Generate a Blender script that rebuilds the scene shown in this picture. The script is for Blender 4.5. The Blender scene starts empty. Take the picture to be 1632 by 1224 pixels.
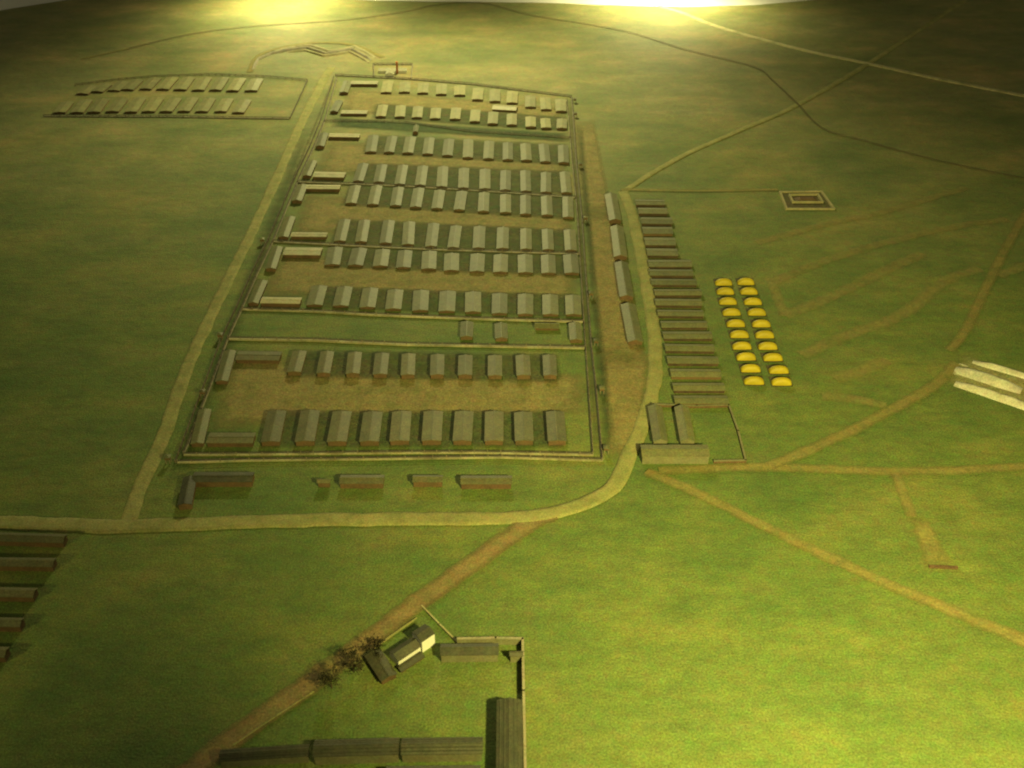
import bpy, bmesh, math, random
from mathutils import Vector, Matrix, noise
random.seed(7)
S = bpy.context.scene
COL = S.collection

# ------------------------------------------------------------------ camera
CAM_H = 1.0                      # metres above the display board
FPX = 1650.0                     # focal length in photo pixels (photo is 1632 wide)
PITCH = math.atan2(1212.0, FPX)
cd = bpy.data.cameras.new('camera'); cam = bpy.data.objects.new('camera', cd); COL.objects.link(cam)
cam.location = (0, 0, CAM_H)
cam.rotation_euler = (math.pi/2 - PITCH, 0, 0)
cd.sensor_width = 36.0; cd.lens = 36.0*FPX/1632.0
cd.clip_start = 0.01; cd.clip_end = 60
cd.dof.use_dof = True; cd.dof.focus_distance = 1.75; cd.dof.aperture_fstop = 9.0
S.camera = cam

# ------------------------------------------------------------------ world: a dim room, no daylight
w = bpy.data.worlds.new('World'); S.world = w; w.use_nodes = True
bg = w.node_tree.nodes['Background']
bg.inputs[0].default_value = (1.0, 0.93, 0.55, 1); bg.inputs[1].default_value = 0.11

# ------------------------------------------------------------------ lamps of the display, and an added wash light
def spot(name, loc, aim, power, color, size, blend, radius):
    d = bpy.data.lights.new(name, 'SPOT'); d.energy = power; d.color = color
    d.spot_size = math.radians(size); d.spot_blend = blend; d.shadow_soft_size = radius
    o = bpy.data.objects.new(name, d); COL.objects.link(o); o.location = loc
    o.rotation_euler = (Vector(aim)-Vector(loc)).to_track_quat('-Z', 'Y').to_euler()
    return o
WARM = (1.0, 0.93, 0.42)
NEAR = (1.0, 0.88, 0.26)
spot('wall_lamp', (-0.735, 3.45, 0.28), (-0.72, 3.38, 0), 26.0, WARM, 150, 1.0, 0.02)
spot('wall_lamp', (0.49, 3.50, 0.28), (0.47, 3.43, 0), 33.0, WARM, 150, 1.0, 0.02)
spot('added_wash_light', (-0.16, 3.25, 0.95), (-0.30, 2.30, 0), 99.0, WARM, 114, 1.0, 0.05)  # unseen fill light, added to brighten the middle of the camp
spot('front_lamp', (0.40, 0.20, 0.70), (0.42, 0.98, 0), 122.0, NEAR, 96, 1.0, 0.03)
spot('side_lamp', (-1.10, 0.30, 0.40), (-0.70, 0.98, 0), 8.5, NEAR, 62, 1.0, 0.02)
S.view_settings.view_transform = 'Standard'; S.view_settings.look = 'None'
S.view_settings.exposure = 0.0; S.view_settings.gamma = 1.0
S.view_settings.use_curve_mapping = False
S.cycles.filter_width = 2.0

# ------------------------------------------------------------------ from measurements to places on the board
_F = Vector((0, math.cos(PITCH), -math.sin(PITCH))); _U = Vector((0, math.sin(PITCH), math.cos(PITCH)))
def G(px, py, z=0.0):
    d = _F*FPX + Vector((1, 0, 0))*(px-816.0) - _U*(py-612.0)
    t = (z-CAM_H)/d.z
    return Vector((d.x*t, d.y*t, z))
def mpp(p):                       # metres per photo pixel at a place
    return (p-Vector((0, 0, CAM_H))).dot(_F)/FPX

# ------------------------------------------------------------------ materials
class N:
    def __init__(s, name):
        s.m = bpy.data.materials.new(name); s.m.use_nodes = True
        s.t = s.m.node_tree; s.b = s.t.nodes['Principled BSDF']; s.out = s.t.nodes['Material Output']
    def new(s, kind, **kw):
        n = s.t.nodes.new(kind)
        for k, v in kw.items(): setattr(n, k, v)
        return n
    def link(s, a, b): s.t.links.new(a, b)
    def pos(s, scale=(1, 1, 1), rot=(0, 0, 0)):
        g = s.new('ShaderNodeNewGeometry'); mp = s.new('ShaderNodeMapping')
        mp.inputs['Scale'].default_value = scale; mp.inputs['Rotation'].default_value = rot
        s.link(g.outputs['Position'], mp.inputs['Vector']); return mp.outputs['Vector']
    def noise(s, vec, scale, detail=3, rough=0.55):
        n = s.new('ShaderNodeTexNoise'); n.inputs['Scale'].default_value = scale
        n.inputs['Detail'].default_value = detail; n.inputs['Roughness'].default_value = rough
        s.link(vec, n.inputs['Vector']); return n
    def ramp(s, fac, stops):
        r = s.new('ShaderNodeValToRGB'); e = r.color_ramp.elements
        while len(e) < len(stops): e.new(0.5)
        for i, (p, c) in enumerate(stops): e[i].position = p; e[i].color = (*c, 1)
        s.link(fac, r.inputs['Fac']); return r.outputs['Color']
    def mix(s, fac, a, b, blend='MIX'):
        n = s.new('ShaderNodeMix', data_type='RGBA', blend_type=blend)
        for sock, v in ((n.inputs[0], fac), (n.inputs[6], a), (n.inputs[7], b)):
            if hasattr(v, 'node'): s.link(v, sock)
            elif isinstance(v, (int, float)): sock.default_value = v
            else: sock.default_value = (*v, 1)
        return n.outputs[2]
    def math(s, op, a, b):
        n = s.new('ShaderNodeMath', operation=op)
        for sock, v in ((n.inputs[0], a), (n.inputs[1], b)):
            if hasattr(v, 'node'): s.link(v, sock)
            else: sock.default_value = v
        return n.outputs[0]
    def bump(s, h, strength, dist):
        b = s.new('ShaderNodeBump'); b.inputs['Strength'].default_value = strength
        b.inputs['Distance'].default_value = dist; s.link(h, b.inputs['Height'])
        s.link(b.outputs['Normal'], s.b.inputs['Normal'])
    def col(s, c): s.link(c, s.b.inputs['Base Color'])
    def done(s, rough=0.8, spec=0.3):
        s.b.inputs['Roughness'].default_value = rough; s.b.inputs['Specular IOR Level'].default_value = spec
        return s.m

def grain(n, c, amount=0.5):
    """fine mottle of dyed flock: tiny specks of differing hue"""
    v = n.pos()
    s1 = n.noise(v, 420, 2, 0.7)
    s2 = n.noise(v, 260, 2, 0.7)
    sp = n.ramp(s1.outputs['Fac'], [(0.30, (0.45, 0.43, 0.42)), (0.5, (1, 1, 1)), (0.70, (1.65, 1.65, 1.6))])
    s3 = n.noise(v, 75, 3, 0.7)
    hue = n.mix(0.6, s2.outputs['Color'], s3.outputs['Color'])
    hs = n.new('ShaderNodeHueSaturation'); hs.inputs['Saturation'].default_value = 1.0; hs.inputs['Value'].default_value = 1.9
    n.link(hue, hs.inputs['Color']); hue = hs.outputs['Color']
    c = n.mix(amount, c, sp, 'MULTIPLY')
    return n.mix(amount*0.75, c, hue, 'MULTIPLY')

def mat_grass():
    n = N('painted_flock_grass')
    v = n.pos((0.75, 1.35, 1))
    big = n.noise(n.pos(), 2.2, 4, 0.6)
    mid = n.noise(v, 9, 5, 0.62)
    strk = n.noise(n.pos((0.8, 2.0, 1), (0, 0, 0.06)), 24, 5, 0.68)
    c1 = n.ramp(big.outputs['Fac'], [(0.3, (0.085, 0.130, 0.030)), (0.5, (0.120, 0.165, 0.036)), (0.72, (0.165, 0.180, 0.050))])
    c2 = n.ramp(mid.outputs['Fac'], [(0.3, (0.075, 0.125, 0.032)), (0.55, (0.130, 0.165, 0.040)), (0.75, (0.205, 0.185, 0.065))])
    c = n.mix(0.5, c1, c2)
    c3 = n.ramp(strk.outputs['Fac'], [(0.3, (0.70, 0.74, 0.72)), (0.5, (1, 1, 1)), (0.7, (1.28, 1.20, 1.22))])
    c = n.mix(0.55, c, c3, 'MULTIPLY')
    # lighter, yellower flock towards the far end of the board, lusher green at the near right
    g = n.new('ShaderNodeNewGeometry'); sx = n.new('ShaderNodeSeparateXYZ'); n.link(g.outputs['Position'], sx.inputs[0])
    far = n.new('ShaderNodeMapRange'); n.link(sx.outputs['Y'], far.inputs[0]); far.inputs[1].default_value = 1.5; far.inputs[2].default_value = 2.7
    wob = n.math('MULTIPLY', far.outputs[0], n.noise(n.pos(), 1.7, 4, 0.6).outputs['Fac'])
    far_tint = n.ramp(mid.outputs['Fac'], [(0.3, (0.17, 0.175, 0.07)), (0.55, (0.235, 0.215, 0.095)), (0.75, (0.31, 0.265, 0.125))])
    c = n.mix(n.math('MINIMUM', n.math('MULTIPLY', wob, 1.5), 0.85), c, far_tint)
    wn = n.noise(n.pos((0.8, 1.2, 1)), 5.5, 6, 0.68)
    worn = n.ramp(wn.outputs['Fac'], [(0.38, (0.74, 0.84, 0.88)), (0.52, (1, 1, 1)), (0.66, (1.42, 1.15, 1.18))])
    c = n.mix(0.8, c, worn, 'MULTIPLY')
    c = grain(n, c, 0.66)
    n.col(c)
    br = n.noise(n.pos((0.8, 1.3, 1), (0, 0, -0.3)), 48, 4, 0.6)
    h = n.math('ADD', n.math('MULTIPLY', strk.outputs['Fac'], 0.8), n.math('MULTIPLY', n.noise(n.pos(), 330, 2, 0.6).outputs['Fac'], 0.7))
    h = n.math('ADD', h, n.math('MULTIPLY', br.outputs['Fac'], 1.2))
    n.bump(h, 0.6, 0.0022)
    return n.done(0.78, 0.25)

def mat_earth(name, a, b, alpha=None, amount=0.6, bump=0.4):
    """bare painted ground; with alpha, its edge is dabbed into the grass along the 'edge' attribute"""
    n = N(name)
    v = n.pos((0.8, 1.5, 1))
    m = n.noise(v, 22, 5, 0.65)
    c = n.ramp(m.outputs['Fac'], [(0.32, a), (0.68, b)])
    wd_ = n.noise(n.pos(), 34, 5, 0.72)
    wf = n.new('ShaderNodeMapRange'); n.link(wd_.outputs['Fac'], wf.inputs[0]); wf.inputs[1].default_value = 0.50; wf.inputs[2].default_value = 0.66; wf.inputs[4].default_value = 0.55
    c = n.mix(wf.outputs[0], c, (0.13, 0.155, 0.045))
    c = grain(n, c, amount)
    n.col(c); n.bump(n.noise(n.pos(), 240, 3, 0.6).outputs['Fac'], bump, 0.0014)
    if alpha is not None:
        at = n.new('ShaderNodeAttribute', attribute_name='edge')
        f = n.noise(v, 30, 5, 0.7)
        f2 = n.noise(n.pos((0.5, 3, 1)), 60, 4, 0.7)
        k = n.math('ADD', n.math('MULTIPLY', f.outputs['Fac'], 0.6), n.math('MULTIPLY', f2.outputs['Fac'], 0.4))
        k = n.math('SUBTRACT', n.math('ADD', at.outputs['Fac'], k), 0.62)
        mr = n.new('ShaderNodeMapRange'); n.link(k, mr.inputs[0])
        mr.inputs[1].default_value = -0.12; mr.inputs[2].default_value = 0.55; mr.inputs[4].default_value = alpha
        n.link(mr.outputs[0], n.b.inputs['Alpha'])
    return n.done(0.85, 0.2)

def mat_roof(name, a, b, rough=0.6, seams=True):
    n = N(name)
    oi = n.new('ShaderNodeObjectInfo')
    m = n.noise(n.pos(), 55, 4, 0.6)
    c = n.ramp(m.outputs['Fac'], [(0.3, a), (0.7, b)])
    tint = n.ramp(oi.outputs['Random'], [(0.0, (0.80, 0.80, 0.78)), (0.5, (1, 1, 1)), (1.0, (1.14, 1.10, 1.02))])
    c = n.mix(1.0, c, tint, 'MULTIPLY')
    c = grain(n, c, 0.5)
    n.col(c); n.bump(n.noise(n.pos(), 260, 3, 0.6).outputs['Fac'], 0.3, 0.0008)
    return n.done(rough, 0.35)

def mat_plain(name, a, b, scale=60, rough=0.75, spec=0.3, amount=0.4):
    n = N(name)
    m = n.noise(n.pos(), scale, 4, 0.6)
    c = n.ramp(m.outputs['Fac'], [(0.3, a), (0.7, b)])
    n.col(grain(n, c, amount)); n.bump(n.noise(n.pos(), 200, 3, 0.6).outputs['Fac'], 0.25, 0.0008)
    return n.done(rough, spec)

M = {
 'grass': mat_grass(),
 'road': mat_earth('sandy_road_paint', (0.205, 0.205, 0.075), (0.300, 0.280, 0.110), None, 0.5),
 'pale_road': mat_earth('pale_road_paint', (0.36, 0.33, 0.17), (0.46, 0.41, 0.22), None, 0.5),
 'brown_road': mat_earth('brown_road_paint', (0.17, 0.128, 0.055), (0.25, 0.185, 0.078), 1.0, 0.6),
 'track': mat_earth('worn_track_paint', (0.22, 0.195, 0.064), (0.30, 0.25, 0.085), 0.72, 0.6),
 'faint': mat_earth('faint_field_paint', (0.27, 0.245, 0.085), (0.36, 0.30, 0.11), 0.46, 0.6),
 'yard': mat_earth('ochre_yard_paint', (0.225, 0.198, 0.078), (0.31, 0.252, 0.102), 0.82, 0.6),
 'orange': mat_earth('orange_earth_paint', (0.215, 0.182, 0.072), (0.300, 0.236, 0.095), 0.86, 0.6),
 'dark_green': mat_earth('dark_green_paint', (0.045, 0.080, 0.030), (0.075, 0.105, 0.045), 0.75, 0.6),  # plain dark green for the verges
 'pale_ground': mat_earth('pale_sandy_ground', (0.25, 0.235, 0.10), (0.38, 0.35, 0.17), 0.8, 0.7),
 'gap_green': mat_earth('deep_green_paint', (0.066, 0.092, 0.036), (0.115, 0.118, 0.055), 0.66, 1.0),
 'dark_strip': mat_earth('dark_brown_strip_paint', (0.085, 0.075, 0.040), (0.13, 0.108, 0.055), 0.85, 0.6),
 'dark_strip_solid': mat_earth('dark_ditch_paint', (0.075, 0.066, 0.035), (0.11, 0.092, 0.048), None, 0.5),
 'stream': mat_earth('dark_stream_paint', (0.10, 0.090, 0.040), (0.15, 0.125, 0.06), 0.7, 0.4),
 'roof': mat_roof('olive_tarred_roof', (0.106, 0.112, 0.050), (0.148, 0.149, 0.066)),
 'roof_mid': mat_roof('brown_olive_roof', (0.096, 0.097, 0.044), (0.136, 0.132, 0.060)),
 'roof_lit': mat_roof('lit_olive_roof', (0.19, 0.187, 0.085), (0.25, 0.24, 0.11)),  # lighter copy of the olive roof, the far lamps' light painted in
 'roof_dark': mat_roof('dark_tarred_roof', (0.048, 0.050, 0.028), (0.074, 0.075, 0.042)),
 'roof_pale': mat_roof('pale_roof', (0.30, 0.29, 0.17), (0.38, 0.36, 0.22)),
 'wall': mat_plain('brown_board_wall', (0.085, 0.055, 0.028), (0.14, 0.085, 0.042)),
 'wall_dark': mat_plain('dark_board_wall', (0.045, 0.032, 0.018), (0.085, 0.055, 0.030)),
 'wall_red': mat_plain('red_brown_wall', (0.105, 0.070, 0.033), (0.150, 0.092, 0.043)),
 'wall_olive': mat_plain('olive_wall', (0.14, 0.135, 0.07), (0.19, 0.18, 0.10)),
 'white': mat_plain('white_wall_paint', (0.72, 0.71, 0.62), (0.80, 0.79, 0.70), 40, 0.5, 0.4, 0.1),
 'margin': mat_plain('white_board_margin', (0.62, 0.60, 0.55), (0.70, 0.68, 0.62), 6, 0.6, 0.3, 0.15),
 'wire': mat_plain('dark_fence_wire', (0.075, 0.065, 0.045), (0.12, 0.10, 0.065)),
 'post': mat_plain('weathered_post', (0.15, 0.125, 0.075), (0.24, 0.20, 0.12)),
 'kerb': mat_plain('pale_kerb', (0.15, 0.14, 0.065), (0.46, 0.42, 0.24), 22),
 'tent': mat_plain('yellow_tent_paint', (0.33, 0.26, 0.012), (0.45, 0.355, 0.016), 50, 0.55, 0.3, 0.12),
 'tent_shade': mat_plain('painted_tent_shade', (0.055, 0.055, 0.022), (0.09, 0.08, 0.032), 90),  # shadow colour for the band behind each tent
 'brick': mat_plain('red_brick_paint', (0.36, 0.12, 0.045), (0.46, 0.17, 0.06)),
 'plaster': mat_plain('pale_plaster_bank', (0.36, 0.35, 0.25), (0.56, 0.54, 0.42), 60, 0.32, 0.5, 0.4),
 'bank': mat_plain('sandy_bank', (0.26, 0.24, 0.12), (0.38, 0.34, 0.18), 40),
 'grey_bank': mat_plain('grey_stone_bank', (0.20, 0.185, 0.12), (0.30, 0.27, 0.18), 60),
 'bark': mat_plain('dark_bark', (0.06, 0.045, 0.028), (0.10, 0.07, 0.04)),
 'leaf': mat_plain('dark_dry_foliage', (0.026, 0.032, 0.013), (0.058, 0.046, 0.022), 120, 0.8, 0.2, 0.6),
 'room': mat_plain('room_wall_paint', (0.60, 0.58, 0.52), (0.68, 0.66, 0.58), 3, 0.8, 0.2, 0.05),
}

# ------------------------------------------------------------------ mesh helpers
def obj(name, verts, faces, m, parent=None, smooth=False):
    me = bpy.data.meshes.new(name); me.from_pydata([tuple(v) for v in verts], [], faces); me.update()
    bm = bmesh.new(); bm.from_mesh(me); bmesh.ops.recalc_face_normals(bm, faces=bm.faces); bm.to_mesh(me); bm.free()
    if smooth: me.polygons.foreach_set('use_smooth', [True]*len(me.polygons))
    me.materials.append(M[m]); o = bpy.data.objects.new(name, me); COL.objects.link(o)
    if parent: o.parent = parent
    return o
def tag(o, label, cat, group=None):
    o['label'] = label; o['category'] = cat
    if group: o['group'] = group
    return o
def thing(name, loc, rz, label, cat, group=None):
    o = bpy.data.objects.new(name, None); COL.objects.link(o); o.location = loc; o.rotation_euler = (0, 0, rz)
    o.empty_display_size = 0.01
    return tag(o, label, cat, group)
def structure(o): o['kind'] = 'structure'; return o
def boxv(x0, x1, y0, y1, z0, z1):
    v = [(x0,y0,z0),(x1,y0,z0),(x1,y1,z0),(x0,y1,z0),(x0,y0,z1),(x1,y0,z1),(x1,y1,z1),(x0,y1,z1)]
    f = [(0,3,2,1),(4,5,6,7),(0,1,5,4),(1,2,6,5),(2,3,7,6),(3,0,4,7)]
    return v, f
class MB:
    def __init__(s): s.v, s.f = [], []
    def add(s, v, f):
        b = len(s.v); s.v += [tuple(p) for p in v]; s.f += [tuple(i+b for i in q) for q in f]; return s
    def box(s, *a): return s.add(*boxv(*a))
    def build(s, name, m, parent=None, smooth=False): return obj(name, s.v, s.f, m, parent, smooth)

# ------------------------------------------------------------------ the board, its margin and the wall behind
EDGE = [(-300, 60), (-150, 42), (0, 17), (60, 7), (110, -1), (300, -9), (480, -6), (600, 1), (744, 3), (850, 4),
        (960, 8), (1088, 11), (1205, 8), (1288, 0), (1400, -12), (1632, -40), (1900, -60)]
EDGE_W = [G(*p) for p in EDGE]
def edge_y(x):
    for a, b in zip(EDGE_W, EDGE_W[1:]):
        if a.x <= x <= b.x:
            t = (x-a.x)/(b.x-a.x); return a.y+(b.y-a.y)*t
    return EDGE_W[0].y if x < EDGE_W[0].x else EDGE_W[-1].y
def ground_z(x, y):
    return 0.0005*noise.noise(Vector((x*5, y*5, 0.3)))
NX, NY = 300, 240
X0, X1, Y0 = -2.3, 2.7, 0.30
vs, fs = [], []
for j in range(NY+1):
    for i in range(NX+1):
        x = X0+(X1-X0)*i/NX
        ey = edge_y(x)+0.006*noise.noise(Vector((x*9, 2.2, 0)))
        y = Y0+(ey-Y0)*(j/NY)
        vs.append((x, y, ground_z(x, y)))
W = NX+1
for j in range(NY):
    for i in range(NX):
        fs.append((j*W+i, j*W+i+1, (j+1)*W+i+1, (j+1)*W+i))
n0 = len(vs)
for i in range(NX+1):
    p = vs[NY*W+i]; vs.append((p[0], p[1]+0.001, -0.018))
for i in range(NX): fs.append((NY*W+i, NY*W+i+1, n0+i+1, n0+i))
structure(obj('ground', vs, fs, 'grass', smooth=True))
mg = MB(); mg.box(X0-0.5, X1+0.5, Y0-0.15, 4.35, -0.05, -0.016)
structure(mg.build('display_table', 'margin'))
mb = MB(); mb.box(X0-0.5, X1+0.5, 4.36, 4.42, -0.9, 2.4)
structure(mb.build('wall', 'room'))

# ------------------------------------------------------------------ roads, tracks, painted patches
def smooth_line(pts, step=0.012):
    """Catmull-Rom through ground points"""
    P = [Vector((p[0], p[1])) for p in pts]
    P = [2*P[0]-P[1]] + P + [2*P[-1]-P[-2]]
    out = []
    for i in range(1, len(P)-2):
        a, b, c, d = P[i-1], P[i], P[i+1], P[i+2]
        k = max(2, int((c-b).length/step))
        for q in range(k):
            t = q/k
            out.append(0.5*((2*b)+(c-a)*t+(2*a-5*b+4*c-d)*t*t+(3*b-a-3*c+d)*t**3))
    out.append(P[-2]); return out
def normals(line):
    r = []
    for i in range(len(line)):
        t = (line[min(i+1, len(line)-1)]-line[max(i-1, 0)]).normalized(); r.append(Vector((-t.y, t.x)))
    return r
def set_edge(o, vals):
    a = o.data.attributes.new('edge', 'FLOAT', 'POINT'); a.data.foreach_set('value', vals)
RZ = [0]
def road(name, px, width, m, z, label=None, soft=False, thick=0.0012, seed=0.0, wob=0.14):
    RZ[0] += 1; z = z+RZ[0]*0.00003
    line = smooth_line([G(*p) for p in px]); nm = normals(line)
    prof = [(-1.0, 0), (-0.86, 1), (-0.5, 1.1), (0, 1.15), (0.5, 1.1), (0.86, 1), (1.0, 0)]
    vs, fs, ed = [], [], []
    for i, (p, n) in enumerate(zip(line, nm)):
        t = i/(len(line)-1)
        wd = (width[0]+(width[1]-width[0])*t if isinstance(width, tuple) else width)/2
        for s, hgt in prof:
            k = wd*s*(1+wob*(1.3*noise.noise(Vector((p.x*22, p.y*22, seed+(5 if s > 0 else 0))))+0.9*noise.noise(Vector((p.x*80, p.y*80, seed+(5 if s > 0 else 0))))))
            q = p+n*k
            if soft: vs.append((q.x, q.y, z)); ed.append(max(0.0, 1-abs(s))*0.9+(0.14 if abs(s) < 0.9 else 0))
            else: vs.append((q.x, q.y, z+(hgt*thick if hgt > 0 else -0.0012)))
    K = len(prof)
    for i in range(len(line)-1):
        for k in range(K-1): fs.append((i*K+k, i*K+k+1, (i+1)*K+k+1, (i+1)*K+k))
    o = obj(name, vs, fs, m, smooth=True)
    if soft: set_edge(o, ed)
    if label: o['label'] = label
    return structure(o)
def patch(name, quad, m, z, nx=24, ny=10, margin=0.25):
    a, b, c, d = [G(*p) for p in quad]
    vs, fs, ed = [], [], []
    for j in range(ny+1):
        for i in range(nx+1):
            u, v = i/nx, j/ny
            p = (a*(1-u)+b*u)*(1-v)+(d*(1-u)+c*u)*v
            vs.append((p.x, p.y, z)); e = min(u*nx/ny*1.2, (1-u)*nx/ny*1.2, v, 1-v)
            ed.append(min(1.0, e/margin)*1.0)
    for j in range(ny):
        for i in range(nx):
            r = j*(nx+1)+i; fs.append((r, r+1, r+nx+2, r+nx+1))
    o = obj(name, vs, fs, m); set_edge(o, ed)
    return structure(o)

# painted ground patches first (lowest sheets)
patch('earth_yard', [(330, 690), (940, 662), (935, 596), (362, 560)], 'yard', 0.0010, 30, 10, 0.28)
patch('earth_yard', [(410, 475), (925, 478), (922, 430), (440, 402)], 'yard', 0.0010, 30, 10, 0.3)
patch('earth_yard', [(460, 378), (918, 378), (914, 338), (485, 306)], 'yard', 0.0010, 30, 10, 0.3)
patch('earth_yard', [(498, 280), (910, 288), (906, 252), (520, 222)], 'yard', 0.0010, 30, 10, 0.3)
patch('earth_yard', [(540, 182), (905, 200), (902, 172), (553, 138)], 'yard', 0.0010, 30, 10, 0.3)
patch('earth_strip', [(968, 735), (1015, 735), (1040, 560), (955, 560)], 'orange', 0.0012, 14, 20, 0.2)
patch('earth_strip', [(952, 590), (1035, 590), (985, 330), (930, 330)], 'orange', 0.00125, 14, 24, 0.2)
patch('earth_strip', [(930, 352), (980, 352), (948, 190), (912, 190)], 'yard', 0.0013, 12, 20, 0.22)
patch('grass_verge', [(245, 800), (292, 800), (500, 205), (480, 205)], 'dark_green', 0.0010, 8, 50, 0.3)
patch('grass_verge', [(958, 722), (985, 722), (956, 470), (938, 470)], 'dark_green', 0.0014, 8, 40, 0.3)
patch('grass_verge', [(940, 480), (956, 480), (930, 200), (918, 200)], 'dark_green', 0.0014, 8, 40, 0.3)
patch('grass_verge', [(525, 203), (910, 228), (906, 212), (530, 186)], 'dark_green', 0.0012, 30, 8, 0.35)
patch('earth_pad', [(1505, 612), (1690, 672), (1690, 606), (1535, 566)], 'pale_ground', 0.0011, 16, 10, 0.3)
patch('earth_pad', [(1474, 908), (1522, 902), (1478, 822), (1446, 822)], 'track', 0.0010, 10, 14, 0.35)
# darker green patches between the huts of each row
for q in [(590, 190, 905, 211, 905, 186, 597, 164), (575, 247, 908, 266, 905, 229, 585, 213), (560, 294, 912, 313, 908, 272, 570, 258),
          (540, 329, 915, 353, 912, 311, 556, 293), (522, 389, 918, 406, 914, 365, 540, 348), (515, 428, 922, 443, 918, 404, 528, 393),
          (485, 492, 925, 509, 922, 469, 505, 455), (450, 604, 898, 612, 892, 564, 470, 557), (410, 716, 910, 716, 900, 655, 432, 652)]:
    patch('gap_green', [(q[0], q[1]), (q[2], q[3]), (q[4], q[5]), (q[6], q[7])], 'gap_green', 0.00145, 34, 8, 0.2)
for q in [(281, 738, 294, 726, 536, 123, 531, 122), (946, 727, 960, 735, 912, 157, 904, 157)]:
    patch('bare_strip', [(q[0], q[1]), (q[2], q[3]), (q[4], q[5]), (q[6], q[7])], 'dark_strip', 0.00170, 6, 60, 0.2)
# field stripes painted faintly on the right-hand meadow
for px, wd in [([(1232, 450), (1310, 418), (1420, 385), (1520, 362), (1605, 350)], 0.026),
               ([(1250, 504), (1310, 480), (1400, 437), (1470, 405)], 0.030),
               ([(1278, 567), (1350, 535), (1441, 500), (1500, 452), (1560, 428)], 0.030),
               ([(1206, 388), (1300, 362), (1409, 338), (1540, 300)], 0.024),
               ([(1310, 632), (1360, 637), (1412, 648)], 0.024),
               ([(1330, 605), (1375, 590), (1415, 575)], 0.03),
               ([(1590, 440), (1632, 425), (1680, 410)], 0.028),
               ([(1232, 452), (1240, 478), (1252, 505)], 0.024)]:
    road('field_stripe', px, wd, 'faint', 0.0012, soft=True, seed=wd*99)
for px, wd, lab in [([(990, 303), (1040, 304), (1120, 305), (1240, 303)], 0.014, None),
               ([(205, 78), (130, 95)], 0.012, None),
               ([(398, 116), (410, 92), (440, 79), (500, 69), (560, 72), (610, 92)], 0.022, None),
               ([(1050, 752), (1150, 747), (1230, 746), (1430, 753), (1540, 750), (1640, 745), (1760, 740)], 0.021, None),
               ([(1030, 752), (1090, 778), (1150, 806), (1250, 856), (1400, 926), (1500, 968), (1640, 1026), (1760, 1080)], (0.020, 0.025), None),
               ([(1660, 300), (1632, 346), (1600, 402), (1570, 462), (1537, 530), (1512, 560)], 0.020, None),
               ([(1524, 580), (1502, 604), (1475, 624), (1400, 665), (1320, 705), (1225, 745)], 0.022, None),
               ([(1428, 755), (1438, 785), (1452, 825)], 0.019, None),
               ([(880, 818), (845, 835), (770, 887), (690, 945), (600, 1012), (520, 1072), (430, 1136), (340, 1202), (250, 1275)], (0.034, 0.034), None)]:
    road('track', px, wd, 'track' if wd != (0.034, 0.034) else 'brown_road', 0.0016, soft=True, seed=px[0][0]*0.01)
road('track_edge', [(664, 986), (605, 1028), (560, 1062)], 0.0022, 'road', 0.0014, thick=0.0006, seed=8, wob=0.6)
road('track_edge', [(500, 1104), (430, 1150), (372, 1190)], 0.0022, 'road', 0.0014, thick=0.0006, seed=9, wob=0.6)
road('stream', [(205, 78), (300, 56), (400, 43), (544, 33), (640, 20), (700, 8), (770, 6), (850, 25), (990, 49), (1090, 79), (1200, 107), (1232, 130), (1270, 166), (1312, 206), (1380, 226), (1500, 258), (1640, 286), (1800, 310)], 0.0085, 'stream', 0.0018, soft=True, seed=3)
road('road', [(202, 842), (222, 780), (262, 690), (300, 582), (350, 474), (400, 372), (440, 286), (480, 196), (515, 128), (528, 108)], (0.0225, 0.025), 'road', 0.0, seed=1)
road('road', [(-160, 826), (0, 832), (110, 837), (205, 839), (270, 837), (400, 832), (560, 828), (700, 827), (830, 825), (900, 813), (955, 792), (985, 766), (1000, 730), (1018, 690), (1040, 622), (1045, 560), (1035, 480), (1020, 400), (1008, 345), (994, 306)], (0.027, 0.024), 'road', 0.0, thick=0.0016, seed=2)
road('path', [(994, 306), (1040, 276), (1100, 243), (1180, 208), (1270, 168), (1380, 104), (1450, 58), (1530, 5), (1600, -40)], 0.016, 'road', 0.0, thick=0.0010, seed=4)
road('path', [(1050, 10), (1090, 22), (1150, 45), (1280, 80), (1380, 101), (1500, 127), (1632, 153), (1760, 180)], 0.020, 'pale_road', 0.0, thick=0.0010, seed=5)

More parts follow.
